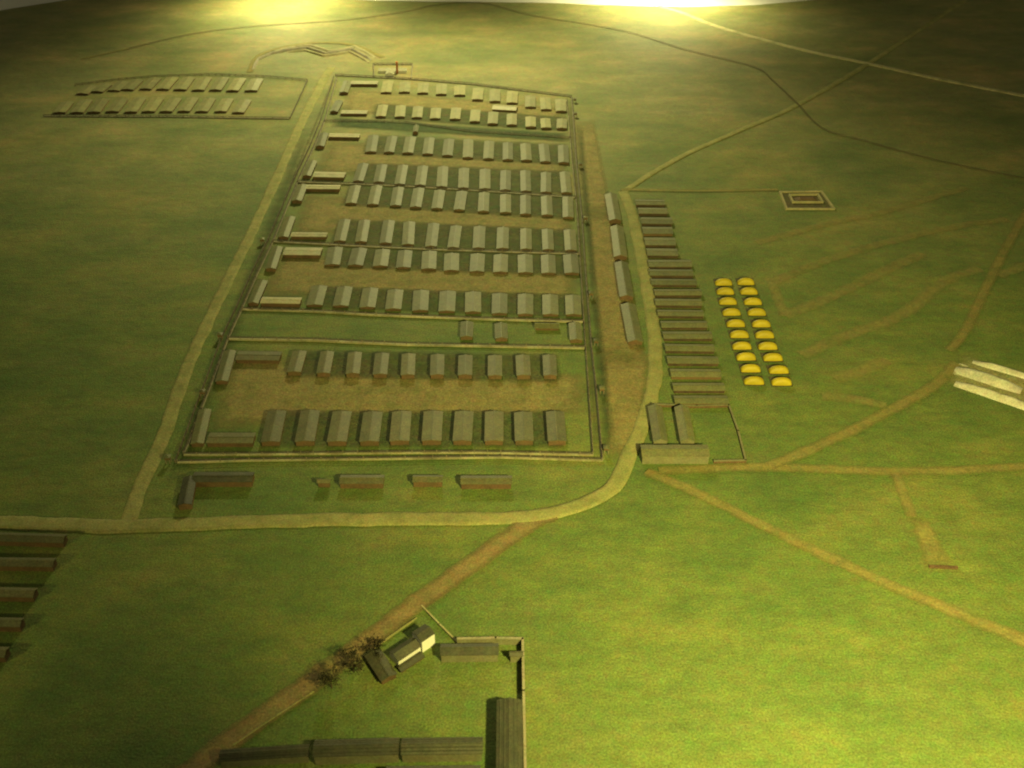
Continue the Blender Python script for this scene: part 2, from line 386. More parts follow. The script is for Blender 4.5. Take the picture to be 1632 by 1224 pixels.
# ------------------------------------------------------------------ barracks
ORD = ['', 'first', 'second', 'third', 'fourth', 'fifth', 'sixth', 'seventh', 'eighth', 'ninth', 'tenth', 'eleventh',
       'twelfth', 'thirteenth', 'fourteenth', 'fifteenth', 'sixteenth', 'seventeenth', 'eighteenth', 'nineteenth']
def barrack(A, B, width, label, group=None, eave=0.0066, ridge=0.0092, roof='roof', wall='wall', name='barrack', cat='barrack', over=0.0012, jit=0.014, chimney=False, battens=False):
    """A, B: ground points at the middle of the two gable ends"""
    A = Vector((A.x, A.y, 0)); B = Vector((B.x, B.y, 0))
    L = (B-A).length; ang = math.atan2(B.y-A.y, B.x-A.x)+random.uniform(-jit, jit)
    t = thing(name, ((A+B)/2), ang, label, cat, group)
    l, wd = L/2, width/2*random.uniform(0.97, 1.03)
    e = eave*random.uniform(0.95, 1.05); r = e+(ridge-eave)
    lw, ww = l-over, wd-over
    zr = r-0.0002-(r-e)*0.0
    er = e+(r-e)*0.0
    # walls with gables
    v = [(-lw,-ww,-0.001),(lw,-ww,-0.001),(lw,ww,-0.001),(-lw,ww,-0.001),(-lw,-ww,e),(lw,-ww,e),(lw,ww,e),(-lw,ww,e),(-lw,0,r),(lw,0,r)]
    f = [(0,1,5,4),(2,3,7,6),(1,2,6,9,5),(3,0,4,8,7),(4,5,9,8),(6,7,8,9),(0,3,2,1)]
    obj('walls', v, f, wall, t)
    # roof: two slopes with thickness and overhang
    sl = (r-e)/ww; ez = e-sl*over; th = 0.0009
    P = [(-wd, ez), (0, r), (wd, ez)]
    v = []
    for x in (-l, l):
        for (y, z) in P: v.append((x, y, z+0.0001))
        for (y, z) in P: v.append((x, y, z+0.0001+th))
    f = [(0,1,7,6),(1,2,8,7),(3,9,10,4),(4,10,11,5),(0,6,9,3),(2,5,11,8),(0,3,4,1),(1,4,5,2),(6,7,10,9),(7,8,11,10)]
    rf = obj('roof', v, f, roof, t)
    rc = 0.0008
    v, f = boxv(-l-0.0003, l+0.0003, -rc, rc, r+th-0.0006, r+th+0.0004)
    obj('ridge_cap', v, f, roof, t)
    if battens:
        for sy in (-1, 1):
            for q in (0.36, 0.70):
                y = wd*q*sy; z = r+th+0.0001-(r-ez)*q
                v, f = boxv(-l, l, y-0.0006, y+0.0006, z-0.0006, z+0.0006); obj('batten', v, f, roof, rf)
    if chimney:
        v, f = boxv(-l*0.3-0.0012, -l*0.3+0.0012, 0.0006, 0.003, r-0.001, r+0.004)
        obj('chimney', v, f, 'brick', rf)
    return t
def vrow(pairs, wpx, label_fn, group, eave=0.0055, ridge=0.0095, **kw):
    for i, (nx, ny, fx, fy) in enumerate(pairs):
        A = G(nx, ny+0.4); B = G(fx, fy-0.8, ridge*0.8)
        barrack(A, B, wpx*mpp(A), label_fn(i+1), group, eave, ridge, **kw)
def hbar(x0, y0, x1, y1, ytop, label, group=None, eave=0.0055, ridge=0.0095, **kw):
    """a barrack lying across the view: near wall foot (x0,y0)-(x1,y1), far eave at ytop"""
    P = G(x0, y0); Q = G(x1, y1); T = G((x0+x1)/2, ytop, eave)
    d = (Q-P).normalized(); nrm = Vector((-d.y, d.x, 0))
    wd = max(0.006, (Vector((T.x, T.y, 0))-P).dot(nrm))
    return barrack(P+nrm*wd/2, Q+nrm*wd/2, wd, label, group, eave, ridge, **kw)

def lin(z0, s):   # zoomed coordinates -> photo coordinates
    return lambda l: [(z0[0]+a/s, z0[1]+b/s, z0[0]+c/s, z0[1]+d/s) for a, b, c, d in l]
z2 = lin((544, 0), 3.0)
rowA = z2([(215,450,225,390),(303,448,305,395),(390,452,393,400),(478,458,480,405),(566,462,567,412),(651,485,655,425),(734,493,735,432),(816,500,818,440),(904,520,903,462),(978,532,974,470),(1050,540,1048,478)])
rowB = z2([(190,565,200,505),(280,567,285,508),(362,570,368,513),(448,575,454,520),(543,578,550,520),(637,590,643,530),(724,600,727,540),(815,605,815,548),(905,615,905,562),(978,620,975,570),(1053,622,1055,572)])
rowC = z2([(140,735,155,650),(228,737,245,655),(318,740,333,658),(413,745,422,662),(508,752,515,668),(606,762,607,670),(704,767,707,678),(795,772,797,685),(885,775,880,690),(974,782,968,692),(1063,787,1060,698)])
rowD = z2([(82,875,105,785),(180,880,195,790),(280,890,295,793),(378,895,390,797),(480,902,487,800),(583,908,587,808)]) + [(772.5,304,773.4,271),(805.4,305.8,806,272.7),(838,307.6,837.2,273),(870.3,309.4,870,276),(903.3,310,899.5,275)]
rowE = [(560,327,566.4,296.7),(594,328.8,601.3,297),(630.7,330.7,635.3,299.4),(662.9,333.4,667.5,301),(696.5,335.3,701,304),(732,337.5,736,305.8),(770,339.9,772,307.7),(805.4,341.7,806,311),(837.5,344.4,837.5,312.3),(871.7,346,871.2,314),(905.7,349.5,904.6,315)]
rowF = [(541.5,387.6,550,351),(575.6,388.8,581,352),(614,391,620.6,352.7),(650,393,652.8,354.6),(687,396,691.5,357),(722.8,397.8,726.9,361),(762.7,398.7,764.6,362),(800.4,399.6,802.2,363.8),(838.5,400.5,838,365.6),(874,401.4,872,366.5),(909.4,402.4,908,367.4)]
rowG = [(529.6,425.3,535,395),(566.4,426.3,573.7,396.8),(606,427.5,610.5,398.7),(642.6,430,646.3,400.5),(683,432,685,401.4),(719,434.5,720.4,405),(760.3,436.4,761.3,406),(797.3,437.3,798.6,407),(837.2,438,837.2,407),(874.3,438.8,873.4,407.5),(911,438.8,909.2,407)]
rowH = [(501.2,489.9,509.8,456.8),(542.9,491,550.2,458),(585.8,493.5,590.7,460.4),(627,496,630.5,462.8),(669.4,498.4,671.8,464),(712,499.7,714,465.3),(753.7,500.9,754.4,466.6),(796,503.3,796.6,469),(837.7,504.6,837.3,470),(877.7,505,876.5,471),(914.2,505,913,472)]
rowI = [(469.4,600,478,561),(516,602,522,562),(562.5,603,566.2,563.4),(606,604,609.5,564.8),(650.2,605,651.5,565.8),(696.8,605,697.5,567),(741.4,605.3,742,568.3),(788.7,606,789.2,568.3),(834.6,606,832.8,568.3),(877,605.8,875,567.8)]
rowJ = [(432.6,711.7,441.2,656.5),(486.5,711.7,495,656.5),(538,711.7,545.3,657.7),(589.5,711.7,594.4,659),(637.5,710.5,640.4,657.7),(688.2,710.5,690.7,657.7),(737.3,710.5,739.7,657.7),(787.5,710.5,787.5,657.7),(835.3,710.5,834,659),(888,710.5,884.3,657.7)]
ROWS = [(rowA, 17.5), (rowB, 16.5), (rowC, 17), (rowD, 17.5), (rowE, 18), (rowF, 19), (rowG, 24), (rowH, 26), (rowI, 22.5), (rowJ, 31)]
LET = ['first', 'second', 'third', 'fourth', 'fifth', 'sixth', 'seventh', 'eighth', 'ninth', 'tenth']
for k, (rw, wpx) in enumerate(ROWS):
    def lf(i, k=k):
        return f'olive-roofed barrack, {ORD[i]} from left among parallel huts of the {LET[k]} camp row from the back'
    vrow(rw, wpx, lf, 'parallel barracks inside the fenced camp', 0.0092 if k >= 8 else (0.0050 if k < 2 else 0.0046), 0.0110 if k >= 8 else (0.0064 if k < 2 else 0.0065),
         wall='wall_red' if k in (2, 3, 4, 8, 9) else 'wall', roof='roof_mid' if k >= 8 else ('roof_lit' if k < 2 else 'roof'))  # back rows get the lighter roof, painting in the far lamps' light
# pairs at the left end of each row: one along the fence, one across
LV = [(548,151.6,554.4,128.6,13.8),(532.7,182,540.6,160,13),(510.3,238,516.7,212,13.5),(489,285,499,256,13.5),(473.5,325,481.8,294,16.5),(452.4,383,462.5,345,16.5),(432.2,433.6,442.3,393,17.5),(404.4,488.6,418,447,17.5),(354,613.6,366.4,558.5,21),(315,713,327,652,21)]
LH = [(559,138,602,138.5,129.5),(543,185,585,185.5,176),(524,222.7,573,223.5,213.5),(498.5,286.5,549,287.5,274.5),(487,305.8,541.5,306.5,295),(463.5,382,521,382.5,371),(451.5,412.5,511.2,413,394.5),(415.5,489.5,479,490.5,474),(376,580.5,446,581,560),(330,713,404.4,713,690)]
for k, ((nx, ny, fx, fy, wp), h) in enumerate(zip(LV, LH)):
    A = G(nx, ny); B = G(fx, fy, 0.008)
    barrack(A, B, wp*mpp(A), f'narrow hut standing along the left camp fence at the {LET[k]} row from the back', 'huts along the left camp fence', wall='wall_red' if k in (2, 4, 6) else 'wall')
    hbar(*h, f'long hut lying crosswise at the left end of the {LET[k]} camp row from the back', 'crosswise huts at the left end of the camp rows', 0.0066 if k < 6 else 0.0085, 0.0078 if k < 6 else 0.0098, roof='roof_pale' if k < 8 else 'roof_mid', wall='wall')
# hut singles inside the camp
for (q, wp, lab) in [((743.4,542.5,744.6,512.6), 21, 'lone upright hut in the empty grass strip, leftmost of three there'),
                     ((799,545,798.5,515), 21, 'lone upright hut in the empty grass strip, middle of three there'),
                     ((918,547.5,916.2,514.4), 20, 'upright hut in the empty grass strip against the right camp fence'),
                     ((662,215,663.8,199.4), 8.5, 'tiny hut alone in the gap between second and third camp rows')]:
    A = G(q[0], q[1]); B = G(q[2], q[3], 0.008)
    barrack(A, B, wp*mpp(A), lab, 'lone huts between the camp rows', wall='wall_red')
hbar(852, 527, 891, 527.5, 515, 'short hut lying crosswise in the empty grass strip', 'lone huts between the camp rows')
hbar(784, 178, 822.5, 180, 168, 'short hut lying crosswise between the first and second camp rows', 'lone huts between the camp rows', roof='roof_pale')
# south of the camp
A = G(296.4, 813); B = G(303, 762, 0.008)
barrack(A, B, 23*mpp(A), 'dark hut standing upright at the left below the front fence', 'huts below the front fence', 0.0100, 0.0125, wall='wall_red', roof='roof_dark')
hbar(307, 776.5, 403, 777, 753, 'longest dark hut lying crosswise at the left below the front fence', 'huts below the front fence', 0.0100, 0.0125, wall='wall_red', roof='roof_dark')
hbar(506, 777.5, 527, 777.7, 764, 'tiny shed with red walls below the front fence', 'huts below the front fence', 0.0100, 0.0125, wall='wall_red', roof='roof_mid')
hbar(541.5, 779.5, 612, 779.5, 757, 'crosswise hut beside the tiny red shed below the front fence', 'huts below the front fence', 0.0100, 0.0125, wall='wall_red', roof='roof_mid')
hbar(658, 777, 706, 777, 758, 'short crosswise hut in the middle below the front fence', 'huts below the front fence', 0.0100, 0.0125, wall='wall_red', roof='roof_mid')
hbar(734, 780.5, 816, 780.5, 758.5, 'rightmost crosswise hut below the front fence', 'huts below the front fence', 0.0100, 0.0125, wall='wall', roof='roof_mid')
# upper-left compound
z1 = lin((0, 0), 3.0)
cA = z1([(395,455,440,412),(465,445,510,403),(545,439,590,392),(612,435,660,383),(698,432,743,375),(780,433,826,372),(862,435,905,372),(948,437,985,373),(1030,437,1070,373),(1112,440,1150,378),(1200,440,1230,380)])
cB = z1([(285,545,325,490),(370,545,413,480),(450,543,495,476),(538,540,585,475),(628,542,670,470),(712,540,755,470),(795,540,840,473),(880,539,923,470),(965,540,1005,473),(1055,540,1090,475),(1140,545,1175,480)])
vrow(cA, 20, lambda i: f'pale hut, {ORD[i]} from left in the back row of the upper-left compound', 'huts in the upper-left compound', 0.0042, 0.0058, roof='roof_lit')
vrow(cB, 20, lambda i: f'pale hut, {ORD[i]} from left in the front row of the upper-left compound', 'huts in the upper-left compound', 0.0042, 0.0058, roof='roof_lit')
# four long barracks on the strip right of the camp
for i, q in enumerate([(980,357,973.5,310,20.5),(988,415,983.6,361,21.5),(998.3,479.3,990,418.7,22.5),(1012,550.6,1001,485,24.5)]):
    A = G(q[0], q[1]); B = G(q[2], q[3], 0.008)
    barrack(A, B, q[4]*mpp(A), f'long pale barrack on the orange strip beside the road, {ORD[i+1]} from the back', 'long barracks on the orange strip', 0.0075, 0.0115, wall='wall_red' if i == 3 else 'wall')
# ladder of crosswise barracks right of the road
lad = [(1013,328.6,1060,319.4),(1017.3,342.4,1064,332),(1022,359,1072,347.4),(1024.6,374.6,1072.8,362.6),(1028,393,1077.4,379.5),(1031.4,409.5,1081,397),(1033.3,427,1103,415),(1035,441.7,1105,430.6),(1038,456.4,1110.5,445.3),(1043,473,1118.8,461.9),(1044.3,489.4,1118.8,477.5),(1048,506,1121.5,495),(1053.5,524.3,1127.6,512.4),(1056.9,542,1135.5,529),(1060,562,1139,549.4),(1063.6,582,1145.6,568.5),(1069,603,1150,588.8),(1072.6,625,1155.7,611),(1074.8,646,1161,631.5)]
for i, (x0, yb, x1, yt) in enumerate(lad):
    hbar(x0, yb+2.2, x1, yb+2.6, yt-0.6, f'narrow crosswise barrack right of the road, {ORD[i+1]} from the back of nineteen', 'ladder of crosswise barracks right of the road', 0.0062, 0.0082, wall='wall_red' if i in (3, 16, 18) else 'wall_dark', roof='roof')
# walled yard at the road bend
A = G(1052, 712); B = G(1043.5, 648, 0.010); barrack(A, B, 24*mpp(A), 'upright wing at the left of the yard by the road bend', 'wings of the yard by the road bend', 0.010, 0.015, wall='wall_olive', jit=0)
A = G(1095, 712); B = G(1086, 649, 0.010); barrack(A, B, 24*mpp(A), 'upright wing in the middle of the yard by the road bend', 'wings of the yard by the road bend', 0.010, 0.015, wall='wall_olive', jit=0)
hbar(1022, 740.5, 1130, 740.5, 708.5, 'large olive building lying across the front of the yard by the road bend', None, 0.0155, 0.0180, wall='wall_olive', name='building', cat='building', jit=0)
# huts cut by the left edge of the picture
for i, (xr, yb, yt, yl) in enumerate([(104, 873, 850, -0.004), (86, 913, 889, 0), (56, 961, 936, 0), (35, 1009, 985, 0), (11, 1057, 1031, 0)]):
    x0 = xr-190
    hbar(x0, yb-4, xr, yb, yt-1, f'dark reddish hut cut by the left picture edge, {ORD[i+1]} from the road', 'dark huts at the left picture edge', 0.0100, 0.0130, wall='wall_red', roof='roof_mid')
# front group at the bottom edge
hbar(352, 1226, 494, 1217, 1190, 'dark long shed at the bottom edge beside the brown track', 'dark sheds at the bottom edge', 0.0145, 0.018, roof='roof_dark', wall='wall_olive', jit=0, battens=True)
hbar(501, 1221, 637, 1217, 1178, 'dark middle shed of the three end-to-end at the bottom edge', 'dark sheds at the bottom edge', 0.0160, 0.020, roof='roof_dark', wall='wall_olive', jit=0, battens=True)
hbar(640, 1217, 770, 1215, 1175, 'dark right shed of the three end-to-end at the bottom edge', 'dark sheds at the bottom edge', 0.0160, 0.020, roof='roof_dark', wall='wall_olive', jit=0, battens=True)
A = G(812, 1330); B = G(812, 1121, 0.014); barrack(A, B, 42*mpp(G(812, 1180)), 'grey shed standing upright beside the wall at the bottom edge', 'dark sheds at the bottom edge', 0.020, 0.024, roof='roof_dark', wall='wall_olive', jit=0, battens=True)
hbar(614, 1270, 766, 1268, 1221, 'dark shed just peeping in at the bottom edge below the other sheds', 'dark sheds at the bottom edge', 0.0160, 0.020, roof='roof_dark', wall='wall_olive', jit=0)
hbar(702, 1057, 795, 1056, 1026, 'low grey-green shed beside the white-walled house', None, 0.0135, 0.0165, roof='roof_dark', wall='wall_olive', name='shed', cat='shed', jit=0)
hbar(812, 1057, 834, 1056.5, 1039, 'small square shed at the corner of the front yard wall', None, 0.0135, 0.016, roof='roof_dark', wall='wall_olive', name='shed', cat='shed', jit=0)

# ------------------------------------------------------------------ yellow tents: rounded barrel tents with sloped ends
def tent(c, length, depth, height, label):
    t = thing('tent', c, random.uniform(-0.02, 0.02), label, 'tent', 'yellow tents on the meadow')
    nu, nv = 24, 14
    vs, fs = [], []
    for i in range(nu+1):
        u = -1+2*i/nu
        k = (1-abs(u)**2.3)**0.55 if abs(u) < 1 else 0.0
        hz = height*(0.12+0.88*k) if abs(u) < 1 else height*0.12
        for j in range(nv+1):
            a = math.pi*j/nv
            vs.append((u*length/2*(0.93+0.07*math.sin(a)), -math.cos(a)*depth/2*(0.86+0.14*k), (hz*math.sin(a)**0.8 if 0 < j < nv else 0.0)-0.0004))
    K = nv+1
    for i in range(nu):
        for j in range(nv): fs.append((i*K+j, i*K+j+1, (i+1)*K+j+1, (i+1)*K+j))
    fs.append(tuple(range(K))); fs.append(tuple(nu*K+j for j in range(K)))
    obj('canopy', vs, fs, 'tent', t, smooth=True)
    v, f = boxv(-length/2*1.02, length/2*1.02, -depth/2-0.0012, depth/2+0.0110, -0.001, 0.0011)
    obj('shade_base', v, f, 'tent_shade', t)  # dark base drawn out behind the tent to paint in its shadow
zt = lambda a, b: (1100+a/5.565, 420+b/5.565)
TL = [(300,200),(315,280),(338,370),(370,467),(408,568),(440,665),(462,768),(500,865),(540,970),(570,1080)]
TR = [(497,195),(525,280),(560,372),(595,467),(635,570),(665,668),(692,770),(738,870),(790,982),(815,1088)]
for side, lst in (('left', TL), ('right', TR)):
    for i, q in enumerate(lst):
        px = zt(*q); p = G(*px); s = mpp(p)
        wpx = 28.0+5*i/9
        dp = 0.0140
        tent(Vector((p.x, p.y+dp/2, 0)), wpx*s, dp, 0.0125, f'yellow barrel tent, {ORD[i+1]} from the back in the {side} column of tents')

# ------------------------------------------------------------------ fences
POST = None
def fence(pts, label, height=0.0065, spacing=0.02, kerb=None, cat='fence', kerb_w=0.0028, wires=3, group='wire fences of the camp'):
    global POST
    P = [G(*p) for p in pts]
    t = thing('fence', (P[0].x, P[0].y, 0), 0, label, cat, group)
    o = P[0]
    if POST is None:
        v, f = boxv(-0.0006, 0.0006, -0.0006, 0.0006, -0.001, 1.0)
        POST = bpy.data.meshes.new('post'); POST.from_pydata(v, [], f); POST.materials.append(M['post'])
    wm, km = MB(), MB()
    for a, b in zip(P, P[1:]):
        d = (b-a); L = d.length; u = d/L; nrm = Vector((-u.y, u.x, 0))
        k = max(1, round(L/spacing))
        for q in range(k + (1 if b is P[-1] else 0)):
            p = a+d*(q/k)
            po = bpy.data.objects.new('post', POST); COL.objects.link(po); po.parent = t
            po.location = (p.x-o.x, p.y-o.y, 0); po.scale = (1, 1, height*random.uniform(0.92, 1.08)); po.rotation_euler = (random.uniform(-.06, .06), random.uniform(-.06, .06), 0)
        a2 = a-o; b2 = b-o
        for z in [height*(0.28+0.62*i/max(1, wires-1)) for i in range(wires)]:
            h = 0.00035; n2 = nrm*h
            c = [a2-n2, b2-n2, b2+n2, a2+n2]
            wm.add([(*q.xy, z-h) for q in c]+[(*q.xy, z+h) for q in c], [(0,3,2,1),(4,5,6,7),(0,1,5,4),(1,2,6,5),(2,3,7,6),(3,0,4,7)])
        if kerb:
            off = nrm*0.0; n2 = nrm*kerb_w/2
            c = [a2-n2, b2-n2, b2+n2, a2+n2]
            km.add([(*q.xy, -0.001) for q in c]+[(*q.xy, 0.0022) for q in c], [(0,3,2,1),(4,5,6,7),(0,1,5,4),(1,2,6,5),(2,3,7,6),(3,0,4,7)])
    wm.build('wires', 'wire', t)
    if kerb: km.build('footing', kerb, t)
    return t
LEFT = [(293,724),(301.5,706),(336,616),(364,540),(387,491),(412,434),(436,384),(474,292),(500,236),(518,192),(537,126)]
fence(LEFT, 'inner wire fence along the left side of the camp', kerb='grey_bank', kerb_w=0.003)
fence([(280,738),(289,714),(326,615),(355,538),(378,490),(404,432),(428,383),(467,291),(494,235),(512,191),(532,124)], 'outer wire fence along the left side of the camp')
fence([(293,726),(398,725.5),(500,724.5),(617,723),(756,722.5),(945,726)], 'inner pale-footed fence along the front of the camp', kerb='kerb')
fence([(283,738),(398,735),(580,733),(800,730),(960,735)], 'outer pale-footed fence along the front of the camp', kerb='kerb')
fence([(945,726),(938,620),(931,518),(926,435),(921,350),(917,303),(912.5,262),(905,176),(903,160)], 'inner wire fence along the right side of the camp', kerb='kerb', kerb_w=0.0025)
fence([(960,734),(950,620),(943,557),(934,440),(928,350),(923,300),(919,262),(913,176),(911,157)], 'outer wire fence along the right side of the camp', kerb='grey_bank', kerb_w=0.003)
fence([(535,121),(596,124),(654,127),(751,135),(830,145),(911,155)], 'wire fence along the back of the camp', kerb='grey_bank', kerb_w=0.0025)
fence([(518,194),(600,195),(650,197),(751,211),(908,221)], 'wire fence between the second and third camp rows')
fence([(475,291),(570,294.5),(650,298),(735,303.5),(820,309),(917,316)], 'wire fence between the fourth and fifth camp rows', kerb='grey_bank', kerb_w=0.003)
fence([(436,386),(541,391.5),(690,399),(800,402.5),(922,406)], 'wire fence between the sixth and seventh camp rows', kerb='grey_bank', kerb_w=0.003)
fence([(387,494),(450,495.5),(516,498),(600,503),(750,509),(930,514)], 'pale-footed fence below the eighth camp row', kerb='kerb', kerb_w=0.005)
fence([(364,541),(500,543),(560,546),(648,550),(800,553),(934,555.5)], 'pale-footed fence above the ninth camp row', kerb='kerb', kerb_w=0.006)
fence([(120,137),(190,128),(250,123),(333,120),(420,123),(490,129)], 'wire fence along the back of the upper-left compound', group='wire fences of the upper-left compound')
fence([(490,130),(478,157),(463,189)], 'wire fence at the right end of the upper-left compound', group='wire fences of the upper-left compound')
fence([(70,186),(160,186.5),(267,187),(380,189),(462,190)], 'wire fence along the front of the upper-left compound', kerb='grey_bank', kerb_w=0.0025, group='wire fences of the upper-left compound')
fence([(596,124),(595,103.5),(657.5,103.5),(655,126)], 'small fence around the building with the red chimney', spacing=0.025, group='small yard fences', kerb='grey_bank', kerb_w=0.003)

# low board walls of the two yards
def low_wall(pts, label, h, th, m='wall_olive', cap='grey_bank', name='yard_wall', z0=-0.001):
    P = [G(*p) for p in pts]; o = P[0]
    t = thing(name, (o.x, o.y, 0), 0, label, 'wall')
    bm_, cm = MB(), MB()
    for a, b in zip(P, P[1:]):
        u = (b-a).normalized(); nrm = Vector((-u.y, u.x, 0)); a2 = a-o-u*th*0.45; b2 = b-o+u*th*0.45
        for (mb_, w2, za, zb) in ((bm_, th/2, z0, h), (cm, th/2+0.0004, h+0.0001, h+0.0011)):
            n2 = nrm*w2; c = [a2-n2, b2-n2, b2+n2, a2+n2]
            mb_.add([(*q.xy, za) for q in c]+[(*q.xy, zb) for q in c], [(0,3,2,1),(4,5,6,7),(0,1,5,4),(1,2,6,5),(2,3,7,6),(3,0,4,7)])
    bm_.build('body', m, t); cm.build('coping', cap, t)
low_wall([(1042,647.5),(1110,650),(1161,648.5),(1176,690),(1188,737),(1138,738)], 'thin dark wall around the yard by the road bend', 0.004, 0.0022, 'wall', 'wall_olive')
low_wall([(730,1027),(790,1026),(833,1027),(834.5,1110),(837,1235)], 'low olive wall around the front yard at the bottom', 0.0105, 0.0022)
low_wall([(672,967),(700,996),(730,1026)], 'thin low wall running from the track to the front yard', 0.0020, 0.0012, 'wall_olive', 'bank')

# ------------------------------------------------------------------ watchtowers
def tower(px, label, s=1.0):
    p = G(*px); t = thing('watchtower', (p.x, p.y, 0), random.uniform(-0.1, 0.1), label, 'watchtower', 'small watchtowers along the camp fences')
    h, a = 0.0075*s, 0.0036*s
    for sx in (-1, 1):
        for sy in (-1, 1):
            v, f = boxv(sx*a*0.8-0.0005, sx*a*0.8+0.0005, sy*a*0.8-0.0005, sy*a*0.8+0.0005, -0.001, h)
            obj('leg', v, f, 'post', t)
    v, f = boxv(-a, a, -a, a, h, h+0.0042*s); obj('cabin', v, f, 'wall_red', t)
    z = h+0.0042*s; b = a*1.3
    obj('roof', [(-b,-b,z+.0001),(b,-b,z+.0001),(b,b,z+.0001),(-b,b,z+.0001),(0,0,z+0.0025*s)], [(0,3,2,1),(0,1,4),(1,2,4),(2,3,4),(3,0,4)], 'roof', t)
for px, lab in [((269,737), 'tiny watchtower at the near left corner of the camp'),
                ((966,722), 'tiny watchtower at the near right corner of the camp'),
                ((959,627), 'tiny watchtower on the right fence beside the ninth and tenth camp rows'),
                ((950,551), 'tiny watchtower on the right fence beside the empty grass strip'),
                ((942,475), 'tiny watchtower on the right fence beside the eighth camp row'),
                ((933,354), 'tiny watchtower on the right fence beside the fifth camp row'),
                ((925,268), 'tiny watchtower on the right fence beside the third camp row'),
                ((917,187), 'tiny watchtower on the right fence beside the second camp row'),
                ((916,164), 'tiny watchtower at the far right corner of the camp'),
                ((324,632), 'tiny watchtower on the left fence beside the ninth camp row'),
                ((419,389), 'tiny watchtower on the left fence beside the seventh camp row'),
                ((352,541), 'tiny watchtower on the left fence beside the empty grass strip')]:
    tower(px, lab)

# ------------------------------------------------------------------ building with the red chimney behind the camp
c = G(626, 116); t = thing('chimney_building', (c.x, c.y, 0), 0.0, 'T-shaped pale building with a red chimney behind the camp', 'building')
s = mpp(c)
def gable(parent, cx, cy, lx, ly, e, r, along_x, nm, roof='roof_pale', wall='white', ov=0.001):
    """gabled block given by half sizes; ridge along x or y"""
    def tr(p): return (cx+p[0], cy+p[1], p[2]) if along_x else (cx-p[1], cy+p[0], p[2])
    l, q = (lx, ly) if along_x else (ly, lx)
    v = [tr(p) for p in [(-l,-q,-0.001),(l,-q,-0.001),(l,q,-0.001),(-l,q,-0.001),(-l,-q,e),(l,-q,e),(l,q,e),(-l,q,e),(-l,0,r),(l,0,r)]]
    f = [(0,1,5,4),(2,3,7,6),(1,2,6,9,5),(3,0,4,8,7),(4,5,9,8),(6,7,8,9),(0,3,2,1)]
    wl = obj('walls', v, f, wall, parent)
    sl = (r-e)/q; ez = e-sl*ov; th = 0.0009; v = []
    for x in (-l-ov, l+ov):
        for (y, z) in ((-q-ov, ez), (0, r), (q+ov, ez)): v.append(tr((x, y, z+0.0001)))
        for (y, z) in ((-q-ov, ez), (0, r), (q+ov, ez)): v.append(tr((x, y, z+0.0001+th)))
    f = [(0,1,7,6),(1,2,8,7),(3,9,10,4),(4,10,11,5),(0,6,9,3),(2,5,11,8),(0,3,4,1),(1,4,5,2),(6,7,10,9),(7,8,11,10)]
    rf = obj('roof', v, f, roof, parent)
    return wl, rf
gable(t, 0, 0.006, 22*s, 0.0085, 0.006, 0.0105, True, 'hall')
gable(t, -3*s, -0.0165, 6.5*s, 0.0135, 0.006, 0.0105, False, 'wing')
v, f = boxv(7.5*s-0.0026, 7.5*s+0.0026, -0.0052, 0.0002, -0.001, 0.030); ch = obj('chimney', v, f, 'brick', t)
v, f = boxv(7.5*s-0.0031, 7.5*s+0.0031, -0.0057, 0.0007, 0.0301, 0.0318); obj('chimney_cap', v, f, 'brick', ch)

# ------------------------------------------------------------------ white-walled house, its wing and neighbours
a = G(673.6, 1040); b = G(693.5, 1026.5); d = (b-a); ang = math.atan2(d.y, d.x)
L = d.length
nrm = Vector((-math.sin(ang), math.cos(ang), 0))
def local_house(name, origin, label, cat='house'):
    return thing(name, (origin.x, origin.y, 0), ang, label, cat)
t = local_house('white_house', a, 'tall house with a bright white wall and dark roof beside the track')
gable(t, L/2, 0.0095, L/2, 0.0095, 0.0190, 0.0225, True, 'main', roof='roof_dark', ov=0.0004)
a2 = G(633.5, 1062.0)-a; wl = math.hypot(a2.x, a2.y)
gable(t, -wl/2-0.0004, 0.0105, wl/2-0.001, 0.0090, 0.0105, 0.0155, True, 'wing', roof='roof_dark', ov=0.0004)
v, f = boxv(L+0.0001, L+0.0009, 0.007, 0.011, 0.0, 0.0065); obj('door', v, f, 'wall', t)
P = G(640, 1075); Q = G(678, 1050)
d2 = (Q-P).normalized(); n2 = Vector((-d2.y, d2.x, 0))
barrack(P+n2*0.006, Q+n2*0.006, 0.011, 'low brown lean-to in front of the white-walled house', None, 0.0035, 0.006, roof='roof_dark', wall='wall', name='lean_to', cat='shed', jit=0)
P = G(621, 1087); Q = G(594, 1046)
barrack(P, Q, 0.021, 'low dark hut behind the white-walled house beside the bare trees', None, 0.0075, 0.0105, roof='roof_dark', wall='wall', name='hut', cat='hut', jit=0)

